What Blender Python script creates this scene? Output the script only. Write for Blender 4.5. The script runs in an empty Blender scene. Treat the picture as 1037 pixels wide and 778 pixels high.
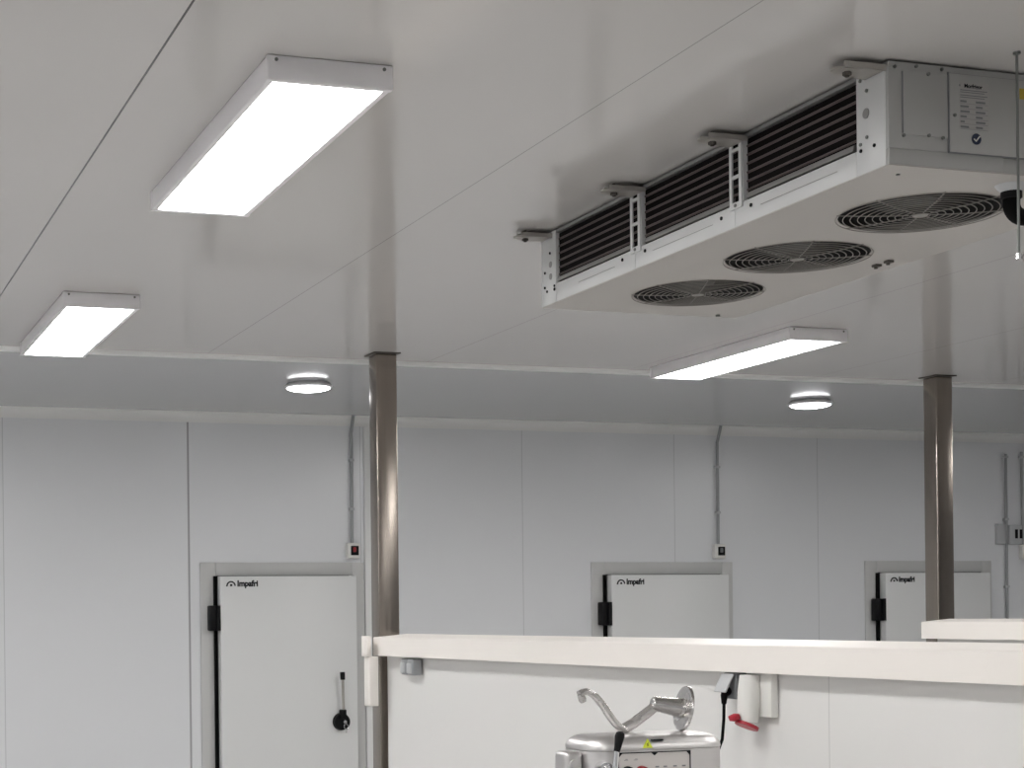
import bpy, bmesh, math
from mathutils import Vector, Matrix
sc = bpy.context.scene
COL = sc.collection
CEIL = 3.085
WALL_Y = 10.318
PI = math.pi

# ---------------------------------------------------------------- materials
def principled(name, color, rough=0.5, metal=0.0, spec=0.5, **kw):
    m = bpy.data.materials.new(name); m.use_nodes = True
    b = m.node_tree.nodes['Principled BSDF']
    b.inputs['Base Color'].default_value = (*color, 1)
    b.inputs['Roughness'].default_value = rough
    b.inputs['Metallic'].default_value = metal
    b.inputs['Specular IOR Level'].default_value = spec
    for k, v in kw.items():
        b.inputs[k.replace('_', ' ')].default_value = v
    return m

def node(nt, t, **kw):
    n = nt.nodes.new(t)
    for k, v in kw.items(): setattr(n, k, v)
    return n

def mathn(nt, op, a, b=None, c=None):
    n = node(nt, 'ShaderNodeMath', operation=op)
    for i, v in enumerate((a, b, c)):
        if v is None: continue
        if isinstance(v, (int, float)): n.inputs[i].default_value = v
        else: nt.links.new(v, n.inputs[i])
    return n.outputs[0]

def mottle(m, scale, amount, stretch=(1, 1, 1), bump=0.0, rough_amt=0.0):
    """multiply the base colour by soft noise; optional bump / roughness variation"""
    nt = m.node_tree; b = nt.nodes['Principled BSDF']
    g = node(nt, 'ShaderNodeNewGeometry'); mp = node(nt, 'ShaderNodeMapping')
    mp.inputs['Scale'].default_value = stretch
    nt.links.new(g.outputs['Position'], mp.inputs['Vector'])
    no = node(nt, 'ShaderNodeTexNoise'); no.inputs['Scale'].default_value = scale
    no.inputs['Detail'].default_value = 4
    nt.links.new(mp.outputs[0], no.inputs['Vector'])
    f = mathn(nt, 'MULTIPLY_ADD', no.outputs['Fac'], 2 * amount, 1 - amount)
    mix = node(nt, 'ShaderNodeVectorMath', operation='SCALE')
    base = b.inputs['Base Color']
    if base.is_linked: nt.links.new(base.links[0].from_socket, mix.inputs[0])
    else: mix.inputs[0].default_value = base.default_value[:3]
    nt.links.new(f, mix.inputs['Scale']); nt.links.new(mix.outputs[0], base)
    if rough_amt:
        r = b.inputs['Roughness'].default_value
        nt.links.new(mathn(nt, 'MULTIPLY_ADD', no.outputs['Fac'], 2 * rough_amt, r - rough_amt), b.inputs['Roughness'])
    if bump:
        bp = node(nt, 'ShaderNodeBump'); bp.inputs['Strength'].default_value = bump
        bp.inputs['Distance'].default_value = 0.002
        nt.links.new(no.outputs['Fac'], bp.inputs['Height']); nt.links.new(bp.outputs[0], b.inputs['Normal'])
    return m

def seamed(name, color, axis, offset, pitch, width, dark, rough, spec=0.5, strong=None):
    """painted sandwich panels with thin joints every `pitch` along world axis"""
    m = principled(name, color, rough, 0, spec); nt = m.node_tree; b = nt.nodes['Principled BSDF']
    g = node(nt, 'ShaderNodeNewGeometry'); s = node(nt, 'ShaderNodeSeparateXYZ')
    nt.links.new(g.outputs['Position'], s.inputs[0])
    p = s.outputs['XYZ'.index(axis)]
    q = mathn(nt, 'ADD', p, -offset)
    fr = mathn(nt, 'FLOORED_MODULO', mathn(nt, 'ADD', q, pitch / 2), pitch)
    d = mathn(nt, 'ABSOLUTE', mathn(nt, 'SUBTRACT', fr, pitch / 2))
    line = mathn(nt, 'LESS_THAN', d, width / 2)
    fac = mathn(nt, 'MULTIPLY', line, dark)
    if strong:                                      # one joint filled with a darker sealant
        pos, w, k = strong
        l2 = mathn(nt, 'LESS_THAN', mathn(nt, 'ABSOLUTE', mathn(nt, 'SUBTRACT', p, pos)), w / 2)
        fac = mathn(nt, 'MAXIMUM', fac, mathn(nt, 'MULTIPLY', l2, k))
    mx = node(nt, 'ShaderNodeMix', data_type='RGBA')
    mx.inputs[6].default_value = (*color, 1); mx.inputs[7].default_value = (.02, .02, .02, 1)
    nt.links.new(fac, mx.inputs[0]); nt.links.new(mx.outputs[2], b.inputs['Base Color'])
    return m

def emissive(name, color, strength):
    m = bpy.data.materials.new(name); m.use_nodes = True; nt = m.node_tree
    b = nt.nodes['Principled BSDF']
    b.inputs['Base Color'].default_value = (.8, .8, .8, 1); b.inputs['Roughness'].default_value = .5
    b.inputs['Emission Color'].default_value = (*color, 1)
    b.inputs['Emission Strength'].default_value = strength
    return m

M = {}
M['ceiling'] = mottle(seamed('ceiling_panel', (.625, .605, .59), 'X', .855, 1.2, .0035, .42, .11, .55, strong=(.855, .006, .95)), 1.3, .015)
M['wall'] = mottle(seamed('wall_panel', (.80, .81, .83), 'X', 1.31, 1.2, .006, .22, .27, .5, strong=(2.515, .012, .55)), 1.1, .01)
M['wall_side'] = mottle(seamed('side_wall_panel', (.80, .81, .83), 'Y', .2, 1.2, .006, .35, .28, .5), 1.1, .02)
M['trim'] = principled('white_trim', (.82, .82, .81), .4)
M['floor'] = mottle(principled('floor_resin', (.52, .515, .505), .45), 6, .08, rough_amt=.05)
M['partition'] = mottle(seamed('partition_panel', (.76, .75, .735), 'Y', 4.40, 4.8, .004, .25, .33, .5), 2, .015)
M['cap'] = mottle(principled('cream_pvc', (.90, .855, .81), .42), 5, .02)
M['steel_post'] = mottle(principled('brushed_post_steel', (.34, .30, .265), .24, 1.0), 12, .16, (5, 5, .2), rough_amt=.06)
M['dark_steel'] = principled('dark_steel_plate', (.12, .11, .10), .5, .6)
M['fixture'] = principled('fixture_white', (.92, .90, .92), .45)
M['diffuser'] = emissive('lamp_diffuser', (1.0, .99, .975), 30.0)
M['dome'] = emissive('dome_diffuser', (.97, .98, 1.0), 8.0)
M['door'] = mottle(principled('door_skin', (.78, .785, .78), .4), 2, .01)
M['door_frame'] = principled('door_frame_grey', (.60, .60, .59), .42)
M['black'] = principled('black_plastic', (.004, .004, .005), .45, 0, .2)
M['rubber'] = principled('black_rubber', (.003, .003, .003), .7, 0, .1)
M['ink'] = principled('dark_ink', (.006, .007, .010), .6, 0, .15)
M['chrome'] = principled('chrome', (.75, .75, .76), .15, 1.0)
M['steel'] = mottle(principled('satin_steel', (.62, .605, .60), .42, 1.0), 14, .03, (1, 1, 6), rough_amt=.03)
M['cast'] = mottle(principled('polished_cast_steel', (.60, .585, .575), .27, 1.0), 18, .05, rough_amt=.03)
M['grey_plastic'] = principled('grey_plastic', (.32, .33, .34), .35)
M['mid_grey'] = principled('mid_grey_plastic', (.20, .205, .215), .35)
M['light_grey'] = principled('light_grey_plastic', (.52, .53, .54), .4)
M['white_plastic'] = principled('white_plastic', (.78, .77, .74), .4)
M['red'] = principled('red_plastic', (.42, .018, .035), .4)
M['red_btn'] = principled('red_button', (.30, .01, .015), .35)
M['conduit'] = principled('conduit_grey', (.36, .37, .38), .4)
M['cooler'] = mottle(principled('cooler_white', (.66, .665, .665), .36), 3, .02)
M['cooler_side'] = principled('cooler_cover', (.42, .42, .41), .38)
M['tray'] = principled('cooler_tray', (.50, .475, .45), .42)
M['galv'] = mottle(principled('galvanised_bracket', (.46, .44, .41), .42, .55), 40, .12)
M['rail'] = principled('coil_rail_alu', (.33, .325, .32), .35, .6)
M['coil'] = principled('coil_fins', (.006, .004, .004), .8, 0, .15)
M['tube'] = principled('coil_tube', (.11, .085, .08), .4, .4)
M['guard'] = principled('fan_guard_wire', (.30, .285, .265), .45, .2)
M['blade'] = principled('fan_blade', (.03, .03, .03), .5)
M['yellow'] = principled('yellow_tape', (.45, .33, .03), .5)
M['lime'] = principled('warning_yellow', (.70, .78, .05), .5)
M['bluebadge'] = principled('blue_badge', (.012, .022, .06), .4)
M['paper'] = principled('label_paper', (.44, .43, .42), .6)
M['panel_face'] = principled('control_panel_foil', (.56, .53, .51), .45)
M['rod'] = principled('zinc_rod', (.22, .23, .22), .4, .7)

# ---------------------------------------------------------------- mesh helpers
class MB:
    def __init__(s): s.bm = bmesh.new()
    def box(s, x0, x1, y0, y1, z0, z1, bev=0, seg=2, rot=None, rc=None):
        r = bmesh.ops.create_cube(s.bm, size=1)
        vs = r['verts']
        for v in vs:
            v.co = Vector(((x0 + x1) / 2 + v.co.x * (x1 - x0), (y0 + y1) / 2 + v.co.y * (y1 - y0), (z0 + z1) / 2 + v.co.z * (z1 - z0)))
        if bev:
            es = list({e for v in vs for e in v.link_edges})
            rr = bmesh.ops.bevel(s.bm, geom=es, offset=bev, segments=seg, profile=.5, affect='EDGES')
            vs = list({v for f in rr['faces'] for v in f.verts} | {v for v in vs if v.is_valid})
        if rot is not None:
            c = rc or Vector(((x0 + x1) / 2, (y0 + y1) / 2, (z0 + z1) / 2))
            for v in vs: v.co = c + rot @ (v.co - c)
        return s
    def cyl(s, p0, p1, r0, r1=None, n=24, caps=True):
        r1 = r0 if r1 is None else r1
        p0, p1 = Vector(p0), Vector(p1); d = (p1 - p0).normalized()
        a = Vector((0, 0, 1)) if abs(d.z) < .9 else Vector((1, 0, 0))
        u = d.cross(a).normalized(); w = d.cross(u)
        A = []; B = []
        for i in range(n):
            t = 2 * PI * i / n; q = u * math.cos(t) + w * math.sin(t)
            A.append(s.bm.verts.new(p0 + q * r0)); B.append(s.bm.verts.new(p1 + q * r1))
        for i in range(n):
            j = (i + 1) % n; s.bm.faces.new((A[i], A[j], B[j], B[i]))
        if caps: s.bm.faces.new(A[::-1]); s.bm.faces.new(B)
        return s
    def tube(s, pts, r, n=12, radii=None, flat=None):
        """swept tube; flat=(a,b) sweeps an a×b rounded bar instead"""
        pts = [Vector(p) for p in pts]; rings = []
        up = Vector((0, 1, 0)) if flat else None
        prev = None
        for i, p in enumerate(pts):
            d = (pts[min(i + 1, len(pts) - 1)] - pts[max(i - 1, 0)]).normalized()
            if up: w = up
            elif prev is not None: w = (prev - d * prev.dot(d)).normalized()
            else:
                a = Vector((0, 0, 1)) if abs(d.z) < .9 else Vector((1, 0, 0)); w = d.cross(a).normalized()
            prev = w
            u = w.cross(d).normalized(); R = radii[i] if radii else r
            ring = []
            for k in range(n):
                t = 2 * PI * k / n
                c, sn = math.cos(t), math.sin(t)
                if flat:
                    e = .55
                    c = math.copysign(abs(c) ** e, c); sn = math.copysign(abs(sn) ** e, sn)
                    q = w * c * flat[0] * R + u * sn * flat[1] * R
                else: q = w * c * R + u * sn * R
                ring.append(s.bm.verts.new(p + q))
            rings.append(ring)
        for a, b in zip(rings, rings[1:]):
            for k in range(n):
                j = (k + 1) % n; s.bm.faces.new((a[k], a[j], b[j], b[k]))
        s.bm.faces.new(rings[0][::-1]); s.bm.faces.new(rings[-1])
        return s
    def torus(s, c, R, r, n=48, m=6):
        c = Vector(c); rings = []
        for i in range(n):
            t = 2 * PI * i / n; ring = []
            for k in range(m):
                q = 2 * PI * k / m; rad = R + r * math.cos(q)
                ring.append(s.bm.verts.new(c + Vector((rad * math.cos(t), rad * math.sin(t), r * math.sin(q)))))
            rings.append(ring)
        for i in range(n):
            a, b = rings[i], rings[(i + 1) % n]
            for k in range(m):
                j = (k + 1) % m; s.bm.faces.new((a[k], b[k], b[j], a[j]))
        return s
    def lathe(s, c, prof, n=40):
        """profile [(r,z)] turned about the vertical through c"""
        c = Vector(c); rings = []
        for r, z in prof:
            if r < 1e-6: rings.append([s.bm.verts.new(c + Vector((0, 0, z)))])
            else: rings.append([s.bm.verts.new(c + Vector((r * math.cos(2 * PI * i / n), r * math.sin(2 * PI * i / n), z))) for i in range(n)])
        for a, b in zip(rings, rings[1:]):
            for i in range(n):
                j = (i + 1) % n
                q = [a[i % len(a)], a[j % len(a)], b[j % len(b)], b[i % len(b)]]
                q = list(dict.fromkeys(q))
                if len(q) >= 3: s.bm.faces.new(q)
        return s
    def prism(s, poly, a, b):
        """poly: list of Vector offsets, extruded from point a to point b"""
        a, b = Vector(a), Vector(b)
        A = [s.bm.verts.new(a + Vector(p)) for p in poly]; B = [s.bm.verts.new(b + Vector(p)) for p in poly]
        n = len(poly)
        for i in range(n):
            j = (i + 1) % n; s.bm.faces.new((A[i], A[j], B[j], B[i]))
        s.bm.faces.new(A[::-1]); s.bm.faces.new(B)
        return s
    def build(s, name, mat, parent=None, smooth=True, label=None):
        bmesh.ops.recalc_face_normals(s.bm, faces=s.bm.faces)
        off = Vector((0, 0, 0)); p = parent
        while p is not None: off += p.location; p = p.parent
        me = bpy.data.meshes.new(name)
        for v in s.bm.verts: v.co -= off
        s.bm.to_mesh(me); s.bm.free()
        me.materials.append(mat)
        if smooth:
            for pl in me.polygons: pl.use_smooth = True
            try: me.set_sharp_from_angle(angle=math.radians(35))
            except Exception: pass
        o = bpy.data.objects.new(name, me); COL.objects.link(o)
        if parent is not None: o.parent = parent
        if label: o['label'] = label
        return o

def tag(o, label, cat, group=None, kind=None):
    o['label'] = label; o['category'] = cat
    if group: o['group'] = group
    if kind: o['kind'] = kind
    return o

def thing(name, loc, label, cat, group=None, kind=None):
    o = bpy.data.objects.new(name, None); COL.objects.link(o); o.location = loc
    o.empty_display_size = .1
    return tag(o, label, cat, group, kind)

def copy_tree(o, parent=None):
    c = o.copy(); COL.objects.link(c)
    if parent is not None: c.parent = parent
    for ch in list(o.children): copy_tree(ch, c)
    return c

def move_copy(src, delta, label):
    c = copy_tree(src); c.location = Vector(src.location) + Vector(delta); c['label'] = label
    return c

def recenter(o):
    """put a single-mesh thing's origin at its own centre base"""
    me = o.data; xs = [v.co.x for v in me.vertices]; ys = [v.co.y for v in me.vertices]; zs = [v.co.z for v in me.vertices]
    c = Vector(((min(xs) + max(xs)) / 2, (min(ys) + max(ys)) / 2, min(zs)))
    for v in me.vertices: v.co -= c
    o.location = c
    return o

def text(name, body, size, loc, mat, parent, ext=.0004, sx=1.0, align='LEFT', R=None, bold=0.0):
    cu = bpy.data.curves.new(name, 'FONT'); cu.body = body; cu.size = size; cu.extrude = ext
    cu.offset = bold; cu.align_x = align
    tmp = bpy.data.objects.new(name + '_tmp', cu); COL.objects.link(tmp)
    dg = bpy.context.evaluated_depsgraph_get(); dg.update()
    me = bpy.data.meshes.new_from_object(tmp.evaluated_get(dg))
    bpy.data.objects.remove(tmp); bpy.data.curves.remove(cu)
    off = Vector((0, 0, 0)); p = parent
    while p is not None: off += p.location; p = p.parent
    R = R or Matrix.Rotation(PI / 2, 3, 'X')
    for v in me.vertices:
        v.co = Vector(loc) + R @ Vector((v.co.x * sx, v.co.y, v.co.z)) - off
    me.materials.clear(); me.materials.append(mat)
    o = bpy.data.objects.new(name, me); COL.objects.link(o); o.parent = parent
    return o

def struct(o, label, cat):
    return tag(o, label, cat, kind='structure')

# ---------------------------------------------------------------- room shell
RX0, RX1, RY0 = -3.6, 12.2, -3.8
struct(MB().box(RX0, RX1, RY0, WALL_Y, -.1, 0).build('floor', M['floor'], smooth=False), 'grey resin floor of the processing room', 'floor')
M['ceiling_far_dim'] = principled('ceiling_panel_far_dim', (.53, .53, .54), .13, 0, .55)  # weaker light on the far ceiling is put into this darker colour
cl = MB().box(RX0, RX1, RY0, 8.03, CEIL, CEIL + .1).build('ceiling', M['ceiling'], smooth=False)
struct(cl, 'glossy off-white panel ceiling with thin dark joints', 'ceiling')
MB().box(RX0, RX1, 8.03, WALL_Y, CEIL, CEIL + .1).build('far_panel', M['ceiling_far_dim'], cl, smooth=False, label='ceiling panel nearest the doors, its dimmer light painted in as grey')
struct(MB().box(RX0, RX1, WALL_Y, WALL_Y + .12, 0, CEIL).build('wall_back', M['wall'], smooth=False), 'back wall of white insulated panels behind the doors', 'wall')
struct(MB().box(RX0, RX1, RY0 - .12, RY0, 0, CEIL).build('wall_front', M['wall'], smooth=False), 'white panel wall opposite the doors', 'wall')
struct(MB().box(RX0 - .12, RX0, RY0, WALL_Y, 0, CEIL).build('wall_left', M['wall_side'], smooth=False), 'white panel wall on the left side', 'wall')
struct(MB().box(RX1, RX1 + .12, RY0, WALL_Y, 0, CEIL).build('wall_right', M['wall_side'], smooth=False), 'white panel wall on the right side', 'wall')

# coved profile where back wall meets ceiling
r = .065
cove = [Vector((0, 0, 0)), Vector((0, 0, -r))] + [Vector((0, -.008 - (r - .012) * (1 - math.cos(t)), -r + (r - .006) * math.sin(t))) for t in [PI / 2 * k / 8 for k in range(9)]] + [Vector((0, -r, -.0)) ]
struct(MB().prism(cove, (RX0, WALL_Y, CEIL), (RX1, WALL_Y, CEIL)).build('trim_1', M['trim']), 'white coved profile along the top of the back wall', 'trim')
# joint cover strip across the ceiling just behind the posts
tp = [Vector((0, -.035, 0)), Vector((0, -.022, -.014)), Vector((0, .028, -.017)), Vector((0, .036, 0))]
struct(MB().prism(tp, (RX0, 8.03, CEIL), (RX1, 8.03, CEIL)).build('trim_2', M['trim'], smooth=False), 'white joint strip running across the ceiling behind the posts', 'trim')
# vertical profile right of the first door
struct(MB().box(3.732, 3.798, WALL_Y - .018, WALL_Y, 0, CEIL - .066, .004).build('trim_3', M['trim']), 'white vertical profile on the back wall right of the widest door', 'trim')

# ---------------------------------------------------------------- doors
def make_door(x, kind_label):
    # x = left edge of the frame
    d = thing('door_1', (x + .57, WALL_Y, 0), kind_label, 'door', kind='structure')
    f = MB()
    Y0, Y1 = WALL_Y - .012, WALL_Y
    f.box(x, x + .105, Y0, Y1, 0, 2.10, .002); f.box(x + 1.055, x + 1.141, Y0, Y1, 0, 2.10, .002)
    f.box(x + .105, x + 1.055, Y0, Y1, 2.012, 2.10, .002)
    f.build('door_frame', M['door_frame'], d)
    L0, L1 = x + .112, x + 1.055
    yb, yf = WALL_Y - .013, WALL_Y - .10
    MB().box(L0, L1, yf, yb - .012, .02, 2.008, .006).build('door_leaf', M['door'], d)
    g = MB(); g.box(L0 - .024, L0 - .001, yb - .02, yb, .02, 2.010); g.box(L0 - .001, L1 - .03, yb - .018, yb, 2.0, 2.0125)  # rubber gasket at the side; top strip paints the shadow above the leaf
    g.build('gasket_and_top_shadow', M['rubber'], d, smooth=False)
    for z in (.35, 1.652):
        h = MB().box(L0 - .068, L0 - .002, yf + .012, yb, z, z + .165, .008)
        h.cyl((L0 - .012, yf + .004, z), (L0 - .012, yf + .004, z + .165), .014, n=16)
        h.build('hinge', M['black'], d)
    # lever handle
    hx = x + .935; hz = 1.035
    hd = MB(); hd.cyl((hx, yf + .001, hz), (hx, yf - .03, hz), .060, .054, 32)
    hd.box(hx - .018, hx + .024, yf - .05, yf - .01, hz + .02, hz + .082, .006)
    H = hd.build('door_handle', M['black'], d)
    MB().cyl((hx + .006, yf - .035, hz + .07), (hx - .006, yf - .06, hz + .30), .0095, n=14).build('lever', M['galv'], H, label='steel lever')
    MB().cyl((hx - .006, yf - .060, hz + .282), (hx - .008, yf - .062, hz + .332), .016, .017, n=16).build('grip', M['black'], H)
    k = MB().cyl((hx + .012, yf - .03, hz), (hx + .012, yf - .05, hz), .011, n=14)
    k.box(hx + .010, hx + .014, yf - .075, yf - .045, hz - .012, hz + .006)
    k.tube([(hx + .015 + .014 * math.sin(t), yf - .06, hz - .03 + .016 * math.cos(t)) for t in [2 * PI * q / 14 for q in range(15)]], .002, 6)
    k.box(hx + .010, hx + .022, yf - .063, yf - .060, hz - .072, hz - .042, .001)
    k.build('key', M['chrome'], H)
    # maker's lettering with its arched mark
    lx, lz = L0 + .045, 1.944
    lg = MB()
    y = yf - .001
    for (rr, w) in ((.024, .0045),):
        pts = [(lx + .028 - rr * 1.15 * math.cos(t), lz + rr * 1.15 * math.sin(t)) for t in [PI * q / 12 for q in range(13)]]
        for (a, b_) in zip(pts, pts[1:]):
            lg.tube([(a[0], y, a[1]), (b_[0], y, b_[1])], .0048, 6)
    lg.box(lx + .022, lx + .036, y - .001, y + .0005, lz - .002, lz + .011)
    lg.box(lx - .006, lx + .006, y - .001, y + .0005, lz - .003, lz + .003)
    lg.build('logo', M['ink'], d, smooth=False)
    text('lettering', 'Impafri', .053, (lx + .070, y, lz - .002), M['ink'], d, bold=.0024, sx=.95)
    return d
door = make_door(2.585, 'white cold room door left of the first steel post, with lever handle')
d2 = move_copy(door, (2.848, 0, 0), 'white cold room door between the two steel posts, lower half hidden'); d2.name = 'door_2'
d3 = move_copy(door, (5.125, 0, .008), 'white cold room door partly hidden behind the right steel post'); d3.name = 'door_3'

# ---------------------------------------------------------------- steel posts
def make_post(x, y, label):
    p = thing('steel_post', (x, y, 0), label, 'post', 'square steel posts')
    m = MB(); w = .056
    m.box(x - w, x + w, y - w, y + w, 0, CEIL - .006, .006, 3)
    m.build('shaft', M['steel_post'], p)
    MB().box(x - .073, x + .073, y - .073, y + .073, CEIL - .006, CEIL, .001).build('top_plate', M['dark_steel'], p, label='thin dark top plate')
    return p
post = make_post(2.934, 7.80, 'square stainless steel post at the far end of the long low partition')
move_copy(post, (3.42, .02, 0), 'square stainless steel post in front of the rightmost cold room door')

# ---------------------------------------------------------------- linear ceiling lights
def make_fixture(xc, y0, label):
    """near end at y0, runs 1.31 m away from the camera"""
    t = thing('ceiling_light', (xc, y0 + .645, CEIL), label, 'ceiling light', 'long rectangular ceiling lights')
    x0, x1, y1 = xc - .157, xc + .157, y0 + 1.29
    zb = CEIL - .060
    m = MB()
    m.box(x0, x0 + .018, y0, y1, zb, CEIL, .003); m.box(x1 - .018, x1, y0, y1, zb, CEIL, .003)
    m.box(x0 + .019, x1 - .019, y0 + .012, y1 - .012, CEIL - .02, CEIL)
    m.build('housing', M['fixture'], t)
    for ya, yb in ((y0 - .004, y0 + .016), (y1 - .016, y1 + .004)):
        e = MB().box(x0 - .003, x1 + .003, ya, yb, zb - .001, CEIL - .001, .003).build('end_cap', M['fixture'], t)
        out = ya if ya < y0 else yb
        for sx in (x0 + .02, x1 - .02):
            MB().cyl((sx, out - .002, CEIL - .012), (sx, out + .002, CEIL - .012), .0045, n=10).build('screw', M['rod'], e)
    MB().box(x0 + .020, x1 - .020, y0 + .018, y1 - .018, zb + .004, zb + .012).build('diffuser', M['diffuser'], t, smooth=False)
    return t
fx = make_fixture(1.262, 3.690, 'largest and nearest rectangular ceiling light, at upper left')
move_copy(fx, (-.012, 2.905, 0), 'smaller rectangular ceiling light near the left edge, before the ceiling joint strip')
move_copy(fx, (3.425, 2.905, 0), 'rectangular ceiling light below the cooler, between the two steel posts')
hid = 'rectangular ceiling light outside the picture'
for dx, dy in ((-3.45, 0), (-3.45, 2.905), (3.425, 0), (6.87, 2.905), (-3.45, -2.905), (0, -2.905), (3.425, -2.905), (0, -5.81)):
    move_copy(fx, (dx, dy, 0), hid)

# ---------------------------------------------------------------- round dome lights
def make_dome(x, y, label):
    t = thing('dome_light', (x, y, CEIL), label, 'round ceiling light', 'round bulkhead lights near the back wall')
    MB().lathe((x, y, CEIL), [(0, 0), (.118, 0), (.128, -.006), (.138, -.016), (.136, -.024), (.124, -.027), (0, -.027)]).build('base_ring', M['fixture'], t)
    MB().lathe((x, y, CEIL), [(.126, -.026), (.124, -.030), (.105, -.037), (.07, -.043), (.035, -.046), (0, -.047)]).build('diffuser', M['dome'], t)
    return t
dm = make_dome(2.889, 8.90, 'round white ceiling light left of the first steel post')
move_copy(dm, (3.39, .03, 0), 'round white ceiling light left of the right steel post')
for dx in (-3.4, 6.8): move_copy(dm, (dx, 0, 0), 'round white ceiling light outside the picture')

# ---------------------------------------------------------------- low partitions
def partition(A, B, zt, zb, name_label, panel_w=.08, over=.068, cap_w=.20, rise=.015, a_in=.06):
    A, B = Vector(A), Vector(B); d = (B - A).normalized(); n = Vector((-d.y, d.x, 0))
    if n.x < 0: n = -n
    t = thing('partition_wall', (A.x, A.y, 0), name_label, 'partition wall')
    Z = Vector((0, 0, 1))
    h = zt
    prof = [n * 0 + Z * zb, Z * (h - .004), n * .003 + Z * h, n * (cap_w - .01) + Z * (h + rise), n * cap_w + Z * (h + rise - .006), n * cap_w + Z * zb]
    MB().prism(prof, A, B).build('cap', M['cap'], t)
    Ap = A + d * a_in
    pf = [n * over, n * (over + panel_w), n * (over + panel_w) + Z * (zb - .001), n * over + Z * (zb - .001)]
    MB().prism(pf, Ap, B).build('panel', M['partition'], t, smooth=False)
    return t, A, B, d, n
P1A, P1B = Vector((2.826, 7.69, 0)), Vector((3.16 + .30 * 1.9 / 4.15, 3.55 - 1.9, 0))
pt, _, _, pd, pn = partition(P1A, P1B, 1.633, 1.5405, 'long low white partition with cream cap behind the steel machine', a_in=0.02)
e = MB(); e.box(2.765, 2.789, 7.62, 7.70, 1.537, 1.640, .003)
e.box(2.778, 2.826, 7.62, 7.70, 1.288, 1.5365, .003)
e.build('end_trim', M['cap'], pt)
p2A, p2B = Vector((6.129, 7.70, 0)), Vector((6.17, 3.6, 0))
# second partition seen just above the first
p2, *_ = partition(p2A, p2B, 1.673, 1.578, 'short visible stretch of cream capped partition in front of right post', a_in=.05)

def on_face(Y, out=0.0):
    """point (X) on the first partition's near face at depth Y, `out` metres proud of it"""
    t = (Y - P1A.y) / (P1B.y - P1A.y); p = P1A.lerp(P1B, t) + pn * (.068 - out)
    return p.x

# ---------------------------------------------------------------- conduits and boxes on the back wall
def conduit(name, x, z0, z1, label, clips=(2.45, 2.78), bend=0, r=.011):
    c = thing(name, (x, WALL_Y, z0), label, 'conduit', 'grey conduits on the back wall')
    yy = WALL_Y - .022
    MB().tube([(x, yy, z0), (x, yy, z1 - .25), (x + bend * .5, yy, z1 - .12), (x + bend, yy - (.05 if z1 > 3 else 0), z1 - (.001 if z1 > 3 else 0))], r, 10).build('pipe', M['conduit'], c)
    for z in clips:
        MB().box(x - r * 1.5, x + r * 1.5, WALL_Y - .036, WALL_Y, z, z + .018, .003).build('clip', M['light_grey'], c)
    return c
def isolator(x, z, label, w=.088, h=.105, red=False):
    b = thing('door_switch_box', (x, WALL_Y, z), label, 'switch box', 'small switch boxes beside the doors')
    MB().box(x - w / 2, x + w / 2, WALL_Y - .05, WALL_Y, z, z + h, .008, 3).build('box', M['white_plastic'], b)
    MB().box(x - w * .25, x + w * .38, WALL_Y - .056, WALL_Y - .049, z + h * .22, z + h * .82, .003).build('switch_plate', M['black'], b)
    k = MB().box(x - .008, x + .012, WALL_Y - .066, WALL_Y - .055, z + h * .42, z + h * .72, .003)
    k.build('rocker', M['red_btn'] if red else M['mid_grey'], b)
    return b
conduit('conduit', 3.640, 2.232, CEIL, 'grey conduit rising above the leftmost cold room door', bend=0)
isolator(3.642, 2.124, 'white switch box with red rocker above the leftmost door', red=True)
conduit('conduit', 6.452, 2.232, CEIL, 'grey conduit rising above the middle cold room door', bend=0)
isolator(6.454, 2.124, 'white switch box with black face above the middle door')
conduit('conduit', 8.985, .0, 2.93, 'grey conduit running down right of the rightmost door', clips=(1.9, 2.42, 2.90), r=.011)
conduit('conduit', 9.135, 2.235, 2.95, 'short grey conduit at the right edge above a switch box', clips=(2.9,), r=.010)
# blank junction box and socket pair at right edge
jb = MB().box(8.895, 8.970, WALL_Y - .035, WALL_Y, 2.238, 2.392, .006)
tag(recenter(jb.build('junction_box', M['light_grey'])), 'blank pale junction box left of the conduit at right', 'junction box')
sb = thing('wall_socket', (9.06, WALL_Y, 2.235), 'pale socket box with two black slots at the right edge', 'socket box')
MB().box(9.005, 9.122, WALL_Y - .035, WALL_Y, 2.235, 2.385, .006).build('box', M['light_grey'], sb)
for xx in (9.055, 9.098):
    MB().box(xx, xx + .024, WALL_Y - .040, WALL_Y - .034, 2.28, 2.35, .002).build('socket_opening', M['black'], sb)
isolator(9.165, 2.122, 'white switch box with black face cut by the right edge', w=.10, h=.11)

# ---------------------------------------------------------------- ceiling mounted air cooler
CX0, CX1, CY0, CY1, CB, CT = 2.563, 3.349, 3.318, 5.211, 2.826, 3.079
ac = thing('air_cooler', (CX0, CY0, CB), 'wide white air cooler hung from the ceiling with three fans underneath', 'air cooler')
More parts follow.
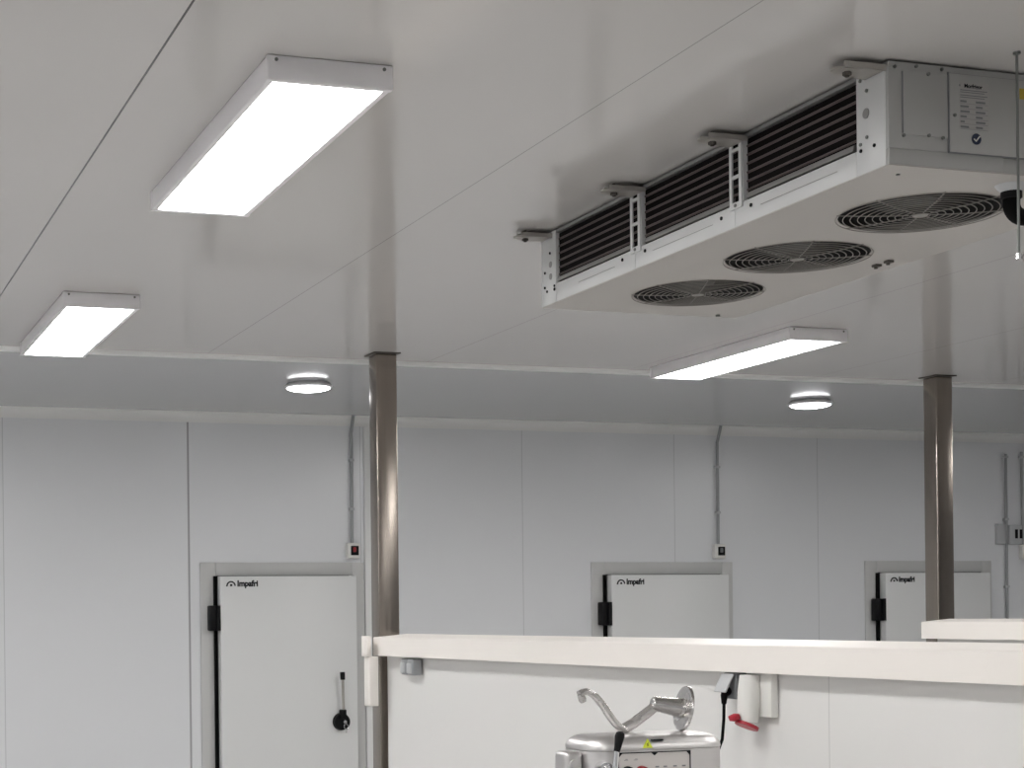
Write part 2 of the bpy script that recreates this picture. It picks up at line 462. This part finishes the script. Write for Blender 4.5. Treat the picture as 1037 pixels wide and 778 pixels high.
# casing: end plates, top, lower fascias
m = MB()
m.box(CX0 + .02, CX1 - .02, CY0 + .004, CY1 - .004, CT - .012, CT - .004)
m.build('top_sheet', M['cooler'], ac, smooth=False)
for side, (xa, xb) in enumerate(((CX0, CX0 + .02), (CX1 - .02, CX1))):
    f = MB()
    ph = lambda y0, y1: f.box(xa, xb, y0, y1, CB + .0032, CB + .066, .0012)
    for ya, yb in ((CY0 + .125, 3.985), (3.9865, 4.5475), (4.549, CY1 - .115)): ph(ya, yb)
    f.box(xa, xb, CY0 + .012, CY0 + .124, CB + .0032, CT, .0012)         # near corner plate
    f.box(xa, xb, CY1 - .114, CY1 - .013, CB + .0032, CT, .0012)         # far corner plate
    f.build('fascia', M['cooler'], ac)
    g = MB(); g.box(xa + .001, xb - .001, CY0 + .125, CY1 - .115, CT - .011, CT - .001)
    g.build('top_rail', M['rail'], ac)
    # coil block with its tubes set back in the opening
    ix = CX0 + .0145 if side == 0 else CX1 - .0145
    MB().box(min(ix, ix + (.09 if side == 0 else -.09)), max(ix, ix + (.09 if side == 0 else -.09)), CY0 + .10, CY1 - .10, CB + .03, CT - .0125).build('coil', M['coil'], ac, smooth=False)
    if side == 0:
        for k in range(6):
            zz = CB + .098 + k * .0245
            MB().cyl((CX0 + .0135, CY0 + .126, zz), (CX0 + .0135, CY1 - .116, zz), .0036, n=10).build('coil_tube', M['tube'], ac)
        # pieces of the sloping drip rail
        for ya, yb in ((CY0 + .14, 3.93), (4.0, 4.49), (4.57, CY1 - .12)):
            q = [Vector((.001, 0, .0715)), Vector((.010, 0, .0715)), Vector((.012, 0, .090)), Vector((.004, 0, .086))]
            MB().prism(q, (CX0, ya, CB), (CX0, yb, CB)).build('drip_rail', M['rail'], ac, label='grey drip rail')
# near and far end panels
ep = MB(); ep.box(CX0, CX1, CY0, CY0 + .0115, CB + .042, CT, .0012)
ep.build('end_panel', M['cooler_side'], ac)
MB().box(CX0, 2.898, CY0 - .001, CY0 + .0115, CB + .0035, CB + .0415, .001).build('lower_flange', M['cooler_side'], ac)
MB().box(2.899, CX1, CY0 + .004, CY0 + .0115, CB + .0035, CB + .0415, .001).build('lower_flange', M['cooler_side'], ac)
MB().box(CX0, CX1, CY1 - .0125, CY1, CB + .0035, CT, .0012).build('end_panel', M['cooler'], ac)
# raised cover plate for the electrics, with its dark edge gap
cv = MB().box(2.7365, 3.10, CY0 - .006, CY0 - .0001, CB + .0435, CB + .236, .001).build('service_cover', M['cooler_side'], ac)
ge = MB(); ge.box(2.7335, 2.7362, CY0 - .004, CY0 + .0, CB + .041, CB + .239); ge.box(2.7335, 3.10, CY0 - .004, CY0, CB + .0405, CB + .0433); ge.box(2.7362, 3.10, CY0 - .003, CY0, CB + .2362, CB + .2375)
ge.build('cover_gap', M['mid_grey'], ac, smooth=False)
# left access plate slightly raised
MB().box(2.603, 2.732, CY0 - .0035, CY0 - .0001, CB + .076, CB + .232, .001).build('access_plate', M['cooler_side'], ac)
MB().box(2.6012, 2.6030, CY0 - .003, CY0, CB + .08, CB + .230).build('plate_edge', M['mid_grey'], ac, smooth=False)
# type label and round tick sticker
lb = MB().box(2.763, 2.852, CY0 - .0068, CY0 - .006, CB + .104, CB + .218).build('type_label', M['paper'], ac, smooth=False)
text('label_heading', 'Morfrigor', .0135, (2.778, CY0 - .007, CB + .2035), M['ink'], lb, ext=.0002, bold=.0004)
pr = MB()
for i, (a, b_) in enumerate([(0, 14), (0, 14)] * 1 + [(0, 3), (0, 4), (0, 4.4), (0, 3), (0, 2), (0, 4)]):
    z = CB + .196 - i * .0125
    if i < 2: pr.box(2.766, 2.846, CY0 - .0072, CY0 - .0068, z, z + .0022); pr.box(2.766, 2.838, CY0 - .0072, CY0 - .0068, z - .005, z - .003)
    else:
        pr.box(2.766, 2.766 + b_ * .0062, CY0 - .0072, CY0 - .0068, z - .004, z + .001)
        pr.box(2.812, 2.812 + (.020 if i % 2 else .028), CY0 - .0072, CY0 - .0068, z - .004, z + .001)
        pr.box(2.766, 2.848, CY0 - .0072, CY0 - .0068, z - .0075, z - .0068)
pr.box(2.763, 2.7665, CY0 - .0072, CY0 - .0068, CB + .2055, CB + .2105)
pr.build('label_print', M['mid_grey'], lb, smooth=False)
st = MB().cyl((2.813, CY0 - .006, CB + .079), (2.813, CY0 - .0072, CB + .079), .0138, n=28).build('tick_sticker', M['bluebadge'], ac, label='round dark blue sticker with white tick')
tk = MB()
tk.tube([(2.805, CY0 - .0075, CB + .079), (2.811, CY0 - .0075, CB + .0735), (2.822, CY0 - .0075, CB + .086)], .0019, 6)
tk.build('tick', M['white_plastic'], st)
def screw_y(x, z, r=.0042, mat='rod', y=CY0):
    MB().cyl((x, y, z), (x, y - .004, z), r, n=10).build('screw', M[mat], ac)
for x, z in ((2.578, .238), (2.640, .244), (2.714, .243), (2.675, .228), (2.602, .073), (2.675, .078), (2.716, .075), (2.749, .133)):
    screw_y(x, CB + z, y=CY0 - (.006 if x > 2.74 else .0035))
def screw_x(y, z, r=.0045, mat='rod'):
    MB().cyl((CX0, y, CB + z), (CX0 - .003, y, CB + z), r, n=10).build('screw', M[mat], ac)
for y, z in ((3.400, .205), (3.400, .090), (3.372, .062), (3.425, .078), (3.424, .062), (3.424, .236), (3.398, .243), (3.378, .249),
             (4.628, .048), (4.485, .046), (4.054, .044), (3.905, .046), (5.180, .118), (5.182, .066), (5.165, .05), (5.14, .18), (5.108, .060), (5.108, .048)):
    screw_x(y, z, .0055 if z > .04 and z < .05 else .0045, 'ink' if y > 4 or z < .07 else 'rod')
# knock-out holes
for y, z, r_ in ((3.404, .150, .0125), (5.138, .140, .011), (5.138, .098, .011)):
    MB().cyl((CX0 + .001, y, CB + z), (CX0 - .0012, y, CB + z), r_, n=24).build('knockout', M['rail'], ac)
# ladder shaped hangers and ceiling brackets
def bracket(y0):
    b = MB()
    prof = [(-.005, 0), (-.10, .012), (-.128, .028), (-.128, .045), (-.11, .062), (-.02, .075), (-.005, .075)]
    A = [b.bm.verts.new((CX0 + px, y0 + py, CT - .022)) for px, py in prof]; B = [b.bm.verts.new((CX0 + px, y0 + py, CT - .016)) for px, py in prof]
    b.bm.faces.new(A[::-1]); b.bm.faces.new(B)
    for i in range(len(A)):
        j = (i + 1) % len(A); b.bm.faces.new((A[i], A[j], B[j], B[i]))
    b.box(CX0 - .118, CX0 + .004, y0, y0 + .005, CT - .022, CT - .008)
    b.box(CX0 - .10, CX0 + .004, y0 + .071, y0 + .076, CT - .016, CT + .002)
    o = b.build('ceiling_bracket', M['galv'], ac, smooth=False)
    MB().cyl((CX0 - .085, y0 + .038, CT - .034), (CX0 - .085, y0 + .038, CEIL), .0055, n=10).build('bolt', M['dark_steel'], o)
    MB().cyl((CX0 - .085, y0 + .038, CT - .030), (CX0 - .085, y0 + .038, CT - .022), .011, n=6).build('nut', M['dark_steel'], o)
for y0 in (CY0 + .006, 3.925, 4.487, CY1 - .088): bracket(y0)
for y0 in (3.944, 4.508):
    h = MB()
    h.box(CX0 - .006, CX0 - .001, y0, y0 + .013, CB + .052, CT - .02); h.box(CX0 - .006, CX0 - .001, y0 + .047, y0 + .060, CB + .052, CT - .02)
    for z in (CB + .052, CB + .137, CT - .040): h.box(CX0 - .006, CX0 - .001, y0 + .013, y0 + .047, z, z + (.018 if z < CB + .06 else .009))
    h.box(CX0 - .001, CX0 + .0135, y0 - .003, y0 + .0, CB + .067, CT - .018)
    h.build('hanger', M['cooler'], ac, smooth=False)
    MB().cyl((CX0 - .006, y0 + .030, CB + .061), (CX0 - .009, y0 + .030, CB + .061), .005, n=10).build('screw', M['rod'], ac)
# fascia slots
for ya, yb in ((3.52, 3.86), (4.10, 4.44), (4.68, 4.93)):
    MB().box(CX0 - .0012, CX0 + .0, ya, yb, CB + .036, CB + .0375).build('fascia_slot', M['rail'], ac, smooth=False)
# bottom sheet with three real fan openings
fans = [(2.956, 3.700), (2.956, 4.262), (2.956, 4.826)]
FR = .213
b = MB(); bm = b.bm
def loop(pts, z):
    vs = [bm.verts.new((x, y, z)) for x, y in pts]
    return [bm.edges.new((vs[i], vs[(i + 1) % len(vs)])) for i in range(len(vs))]
es = loop([(CX0, CY0), (CX1, CY0), (CX1, CY1), (CX0, CY1)], CB)
for cxx, cyy in fans: es += loop([(cxx + FR * math.cos(2 * PI * i / 48), cyy + FR * math.sin(2 * PI * i / 48)) for i in range(48)], CB)
bmesh.ops.triangle_fill(bm, use_beauty=True, use_dissolve=False, edges=es)
ex = bmesh.ops.extrude_face_region(bm, geom=list(bm.faces))
for v in [g for g in ex['geom'] if isinstance(g, bmesh.types.BMVert)]: v.co.z += .003
b.build('bottom_tray', M['tray'], ac, smooth=False)
for cxx, cyy in fans:
    MB().lathe((cxx, cyy, CB), [(FR, .003), (FR, .11), (FR + .004, .11), (FR + .004, .003)], 48).build('fan_shroud', M['blade'], ac)
    g = MB()
    n_r = 11
    for k in range(n_r):
        R = .026 + (FR + .006 - .026) * k / (n_r - 1)
        dz = -.008 + .005 * (k / (n_r - 1)) ** 2
        g.torus((cxx, cyy, CB + dz), R, .0014, 56, 5)
    for k in range(8):
        t = PI / 8 + k * PI / 4
        g.tube([(cxx + .03 * math.cos(t), cyy + .03 * math.sin(t), CB - .0065), (cxx + .13 * math.cos(t), cyy + .13 * math.sin(t), CB - .0055), (cxx + (FR + .008) * math.cos(t), cyy + (FR + .008) * math.sin(t), CB - .001)], .0018, 6)
    g.lathe((cxx, cyy, CB - .0085), [(0, 0), (.020, 0), (.022, .002), (0, .002)], 28)
    gd = g.build('fan_guard', M['guard'], ac)
    f = MB(); f.lathe((cxx, cyy, CB + .03), [(0, 0), (.055, .0), (.06, .01), (.06, .06), (0, .06)], 28)
    for k in range(5):
        a0 = 2 * PI * k / 5
        rows = []
        for rr in (.055, .12, .195):
            rows.append([f.bm.verts.new((cxx + rr * math.cos(a0 + da), cyy + rr * math.sin(a0 + da), CB + .035 + .05 * (da / .9 + .1))) for da in (-.05, .25, .55, .8)])
        for q, w in zip(rows, rows[1:]):
            for i in range(3): f.bm.faces.new((q[i], q[i + 1], w[i + 1], w[i]))
    f.build('fan_rotor', M['blade'], ac)
# bottom clips near the far edge
for yy in (4.292, 4.234):
    c = MB().box(3.254, 3.276, yy - .012, yy + .012, CB - .008, CB, .002); c.cyl((3.262, yy, CB - .014), (3.262, yy, CB - .006), .006, n=10)
    c.build('tray_clip', M['dark_steel'], ac)
MB().cyl((3.248, 5.17, CB - .006), (3.248, 5.17, CB), .008, n=12).build('screw', M['rod'], ac)
MB().cyl((2.640, 3.385, CB - .003), (2.640, 3.385, CB), .005, n=10).build('screw', M['rod'], ac)
# drain socket in grey under the tray
MB().lathe((2.992, 3.398, CB), [(0, 0), (.040, 0), (.034, -.008), (.028, -.014), (.026, -.018), (0, -.018)], 28).build('drain_socket', M['light_grey'], ac, label='pale grey drain outlet')

# drain elbow pipe
pts = [(2.992, 3.398, CB - .014), (2.992, 3.398, CB - .050)]
for k in range(1, 7):
    t = PI / 2 * k / 6; pts.append((2.992 + .035 * (1 - math.cos(t)), 3.398, CB - .050 - .030 * math.sin(t)))
pts += [(3.9, 3.43, CB - .082)]
MB().tube(pts, .021, 18).build('drain_pipe', M['rubber'], ac, label='black drain elbow')
MB().lathe((2.992, 3.398, CB - .036), [(.0225, 0), (.026, .002), (.026, .02), (.0235, .022)], 24).build('clamp', M['black'], ac.children[-1])

# hanging threaded rod with hook and yellow tape
rd = thing('hanging_rod', (2.838, 3.2, 2.588), 'thin grey threaded rod hanging from the ceiling by the cooler end', 'rod')
MB().cyl((2.838, 3.2, 2.600), (2.838, 3.2, CEIL), .0032, n=10).build('shaft', M['rod'], rd)
hk = MB().tube([(2.838, 3.2, 2.602), (2.836, 3.2, 2.590), (2.846, 3.2, 2.586), (2.852, 3.2, 2.597), (2.87, 3.2, 2.603), (3.1, 3.2, 2.603)], .0035, 10)
hk.cyl((2.838, 3.2, 2.588), (2.838, 3.2, 2.600), .0065, n=6)
hk.build('hook', M['chrome'], rd, label='shiny hook at the lower end')
MB().box(2.845, 2.885, 3.199, 3.2005, 2.972, 2.998).build('tape_flag', M['yellow'], rd, label='yellow tape flag')
MB().lathe((2.838, 3.2, CEIL), [(0, 0), (.009, 0), (.009, -.006), (0, -.006)], 12).build('anchor', M['rod'], rd)

# ---------------------------------------------------------------- fittings on the near partition
# double switch below the cap
sw = thing('double_switch', (on_face(7.36), 7.36, 1.45), 'grey double switch under the far end of the cream cap', 'switch')
x = on_face(7.36)
for k, yy in enumerate((7.385, 7.300)):
    MB().box(x - .052, x + .001, yy - .036, yy + .036, 1.452, 1.532, .010, 3).build('switch_housing', M['grey_plastic'], sw)
    MB().box(x - .060, x - .050, yy - .024, yy + .024, 1.462, 1.510, .004).build('rocker', M['light_grey'], sw)
# schuko socket with raised flap
so = thing('flap_socket', (on_face(4.87), 4.87, 1.44), 'grey wall socket with its flap lifted by a black plug', 'socket')
x = on_face(4.865)
MB().box(x - .045, x + .001, 4.80, 4.875, 1.447, 1.538, .006).build('housing', M['mid_grey'], so)
R = Matrix.Rotation(math.radians(28), 3, 'Y')
fl = MB().box(x - .054, x - .047, 4.802, 4.873, 1.462, 1.532, .003, rot=R, rc=Vector((x - .048, 4.84, 1.532)))
fl.build('flap', M['light_grey'], so)
# black cable and plug
cb = thing('power_cable', (x - .08, 4.865, 1.3), 'black power cable hanging from the flap socket behind the machine', 'cable')
MB().tube([(x - .046, 4.84, 1.477), (x - .058, 4.84, 1.472), (x - .065, 4.84, 1.458), (x - .066, 4.84, 1.430)], .014, 12, radii=[.016, .017, .012, .008]).build('plug', M['rubber'], cb)
MB().tube([(x - .066, 4.84, 1.432), (x - .067, 4.84, 1.38), (x - .074, 4.84, 1.31), (x - .105, 4.84, 1.24), (x - .16, 4.82, 1.12), (x - .25, 4.80, .9), (x - .27, 4.80, .6), (x - .3, 4.79, .4)], .0055, 10).build('cord', M['rubber'], cb)
# angled industrial socket
ci = thing('industrial_socket', (on_face(4.70), 4.70, 1.36), 'white angled industrial wall socket with red cover beside the flap socket', 'socket')
x = on_face(4.69)
MB().box(x - .028, x + .001, 4.640, 4.760, 1.392, 1.540, .006).build('mounting_box', M['white_plastic'], ci)
a = Vector((x - .045, 4.735, 1.530)); bb = Vector((x - .062, 4.725, 1.372))
MB().tube([a, a.lerp(bb, .35), a.lerp(bb, .75), bb], .036, 28, radii=[.034, .038, .036, .034]).build('socket_body', M['white_plastic'], ci)
dv = (bb - a).normalized()
cv_ = Vector((-math.sin(.42), 0, -math.cos(.42)))
MB().cyl(bb + cv_ * .004, bb + cv_ * .015, .040, .040, 28).build('cover', M['red'], ci, label='dark red hinged cover')
mm = MB(); cc = bb + Vector((-.004, 0, .014))
mm.box(cc.x - .062, cc.x - .032, cc.y - .016, cc.y + .016, cc.z - .004, cc.z + .016, .005, rot=Matrix.Rotation(math.radians(-20), 3, 'Y'))
mm.build('cover_hinge', M['red'], ci)

# ---------------------------------------------------------------- stainless machine
MX0, MX1, MY0, MY1 = 2.262, 2.728, 4.30, 4.53
mc = thing('food_machine', ((MX0 + MX1) / 2, (MY0 + MY1) / 2, 0), 'stainless steel food processing machine with control panel before the partition', 'machine')
# lid: rounded cover, generous top radius
def rounded_lid(x0, x1, y0, y1, z0, z1, r, rt):
    b = MB(); bm = b.bm; rings = []
    levels = [(0, z0), (0, z1 - rt)] + [(1.35 * rt * (1 - math.cos(t)), z1 - rt + rt * math.sin(t)) for t in [PI / 2 * k / 8 for k in range(1, 9)]]
    for ins, z in levels:
        ring = []
        rr = max(r - ins * .6, .008)
        for cx_, cy_, a0 in ((x1 - ins - rr, y1 - ins - rr, 0), (x0 + ins + rr, y1 - ins - rr, PI / 2), (x0 + ins + rr, y0 + ins + rr, PI), (x1 - ins - rr, y0 + ins + rr, 1.5 * PI)):
            for k in range(7):
                t = a0 + PI / 2 * k / 6; ring.append(bm.verts.new((cx_ + rr * math.cos(t), cy_ + rr * math.sin(t), z)))
        rings.append(ring)
    n = len(rings[0])
    for a_, b_ in zip(rings, rings[1:]):
        for i in range(n):
            j = (i + 1) % n; bm.faces.new((a_[i], a_[j], b_[j], b_[i]))
    bm.faces.new(rings[0][::-1]); bm.faces.new(rings[-1])
    return b
LT = 1.378
rounded_lid(MX0 + .0012, MX1 - .0012, MY0 + .0012, MY1 - .0012, .18, 1.3358, .074, .003).build('body', M['steel'], mc)
lid = rounded_lid(MX0, MX1, MY0, MY1, 1.3365, LT, .075, .038).build('lid', M['steel'], mc)
for sx in (MX0 + .05, MX1 - .05):
    for sy in (MY0 + .05, MY1 - .05):
        MB().cyl((sx, sy, 0), (sx, sy, .181), .022, .028, 20).build('leg', M['steel'], mc)
# left clamp block
k = MB().box(2.202, 2.2605, 4.35, 4.43, 1.20, 1.333, .014, 3); k.cyl((2.231, 4.351, 1.294), (2.231, 4.343, 1.294), .018, n=24)
k.build('side_clamp', M['steel'], mc)
# control panel with black outline
px0, px1, pz0, pz1 = 2.345, 2.589, 1.06, 1.331
cp = MB().box(px0, px1, MY0 - .004, MY0 + .002, pz0, pz1, .001).build('control_panel', M['panel_face'], mc)
ol = MB(); w = .0032
ol.box(px0, px1, MY0 - .0055, MY0 - .004, pz1 - w, pz1); ol.box(px0, px1, MY0 - .0055, MY0 - .004, pz0, pz0 + w)
ol.box(px0, px0 + w, MY0 - .0055, MY0 - .004, pz0 + w, pz1 - w); ol.box(px1 - w, px1, MY0 - .0055, MY0 - .004, pz0 + w, pz1 - w)
def tri(pts):
    ol.prism([Vector((p[0], 0, p[1])) for p in pts], (0, MY0 - .0056, 0), (0, MY0 - .004, 0))
mxp = (px0 + px1) / 2
tri([(mxp - .011, pz1 - w), (mxp + .011, pz1 - w), (mxp, pz1 - .012)])
tri([(px0 + w, pz1 - w), (px0 + .014, pz1 - w), (px0 + w, pz1 - .014)])
tri([(px1 - w, pz1 - w), (px1 - .014, pz1 - w), (px1 - w, pz1 - .014)])
ol.build('panel_outline', M['ink'], cp, smooth=False)
for bx, mt, lab in ((2.377, 'black', 'black push button'), (2.424, 'red_btn', 'dark red push button')):
    MB().cyl((bx, MY0 - .004, 1.268), (bx, MY0 - .016, 1.268), .0225, .021, 24).build('push_button', M[mt], cp, label=lab)
mk = MB()
for bx in (2.366, 2.398): mk.box(bx, bx + .013, MY0 - .0048, MY0 - .004, 1.307, 1.3085); mk.box(bx + .004, bx + .012, MY0 - .0048, MY0 - .004, 1.310, 1.3115)
for bx in (2.470, 2.497, 2.530, 2.560): mk.box(bx, bx + .012, MY0 - .0048, MY0 - .004, 1.283, 1.2875)
mk.build('panel_print', M['mid_grey'], cp, smooth=False)
# warning triangle and small nameplate on the lid
wr = MB(); ly = MY0 - .0012
wr.prism([Vector((-.017, 0, -.012)), Vector((.017, 0, -.012)), Vector((0, 0, .016))], (2.447, ly, 1.3535), (2.447, ly + .003, 1.3535))
wt = wr.build('warning_sticker', M['lime'], mc, smooth=False, label='yellow warning triangle sticker')
bz = MB(); bz.prism([Vector((-.002, 0, -.006)), Vector((.003, 0, -.001)), Vector((.0, 0, -.001)), Vector((.002, 0, .007)), Vector((-.004, 0, .000)), Vector((-.001, 0, .000))], (2.447, ly - .0006, 1.352), (2.447, ly, 1.352))
bz.build('flash_symbol', M['ink'], wt, smooth=False)
MB().box(2.462, 2.502, MY0 + .003, MY0 + .010, 1.362, 1.3665, .0005).build('nameplate', M['ink'], mc, smooth=False)
# selector lever with black grip
lv = MB().tube([(2.300, MY0 + .006, 1.20), (2.303, 4.25, 1.22), (2.312, 4.24, 1.345)], .010, 12, radii=[.013, .012, .0075]).build('control_lever', M['chrome'], mc)
MB().tube([(2.311, 4.24, 1.340), (2.314, 4.24, 1.350), (2.321, 4.24, 1.384), (2.324, 4.24, 1.394), (2.325, 4.24, 1.399)], .013, 16, radii=[.009, .010, .0145, .0125, .006]).build('grip', M['black'], lv)
ch = MB().cyl((2.312, MY0 + .05, 1.285), (2.296, 4.272, 1.285), .024, .021, 28); ch.cyl((2.296, 4.272, 1.285), (2.294, 4.262, 1.285), .012, .010, 20)
ch.build('chrome_boss', M['chrome'], mc)

# mixing arm lying on the lid
ma = thing('mixing_arm', (2.55, 4.43, LT), 'curved shiny steel mixing arm with round flange lying on top of the machine', 'mixing arm')
Y = 4.43
def catmull(P, n=6):
    P = [Vector(p) for p in P]; P = [P[0] * 2 - P[1]] + P + [P[-1] * 2 - P[-2]]; out = []
    for i in range(1, len(P) - 2):
        for k in range(n):
            t = k / n; a, b_, c, d = P[i - 1:i + 3]
            out.append(.5 * ((2 * b_) + (c - a) * t + (2 * a - 5 * b_ + 4 * c - d) * t * t + (3 * b_ - a - 3 * c + d) * t ** 3))
    out.append(P[-2]); return out
s1 = catmull([(2.290, Y, 1.500), (2.312, Y, 1.508), (2.338, Y, 1.497), (2.366, Y, 1.468), (2.392, Y, 1.432), (2.418, Y, 1.402), (2.446, Y, 1.3875)])
MB().tube(s1, 1, 16, radii=[1] * len(s1), flat=(.014, .0098)).build('curved_arm', M['cast'], ma)
s2 = [(2.440, Y, 1.3905), (2.470, Y, 1.405), (2.515, Y, 1.434), (2.548, Y, 1.456)]
MB().tube(s2, 1, 16, radii=[1] * 4, flat=(.013, .0150)).build('straight_arm', M['cast'], ma)
MB().tube([(2.294, Y, 1.500), (2.300, Y, 1.484), (2.304, Y, 1.476)], .011, 14, radii=[.010, .0125, .009]).build('tip_knob', M['cast'], ma)
h0, h1 = Vector((2.540, Y, 1.466)), Vector((2.634, Y - .014, 1.449))
MB().tube([h0 - (h1 - h0).normalized() * .004, h0, h0.lerp(h1, .5), h1], .02, 28, radii=[.016, .0215, .026, .031]).build('hub', M['cast'], ma)
dv = (h1 - h0).normalized()
MB().tube([h1, h1 + dv * .004, h1 + dv * .009, h1 + dv * .011], .07, 48, radii=[.068, .0705, .0705, .066]).build('flange', M['cast'], ma)

# ---------------------------------------------------------------- camera
f_px, pcx, pcy, rho = 1640.0, 290.0, 623.0, .0108
th = math.atan(505 / 1640.0); c, s = math.cos(th), math.sin(th)
Rv = Vector((c, -s, 0)); Fv = Vector((s, c, 0)); Uv = Vector((0, 0, 1))
R2 = (Rv - rho * Uv).normalized(); U2 = (Uv + rho * Rv).normalized()
cam = bpy.data.cameras.new('camera'); co = bpy.data.objects.new('camera', cam); COL.objects.link(co)
co.matrix_world = Matrix(((R2.x, U2.x, -Fv.x, 0), (R2.y, U2.y, -Fv.y, 0), (R2.z, U2.z, -Fv.z, 1.75), (0, 0, 0, 1)))
cam.sensor_fit = 'HORIZONTAL'; cam.sensor_width = 36; cam.lens = f_px / 1037 * 36
cam.shift_x = (518.5 - pcx) / 1037; cam.shift_y = (pcy - 389) / 1037
cam.clip_start = .05
sc.camera = co

w = bpy.data.worlds.new('world'); w.use_nodes = True
w.node_tree.nodes['Background'].inputs[0].default_value = (0, 0, 0, 1)
sc.world = w
sc.view_settings.view_transform = 'Standard'; sc.view_settings.look = 'None'
sc.view_settings.gamma = 1; sc.view_settings.use_curve_mapping = False
sc.view_settings.exposure = 0.13
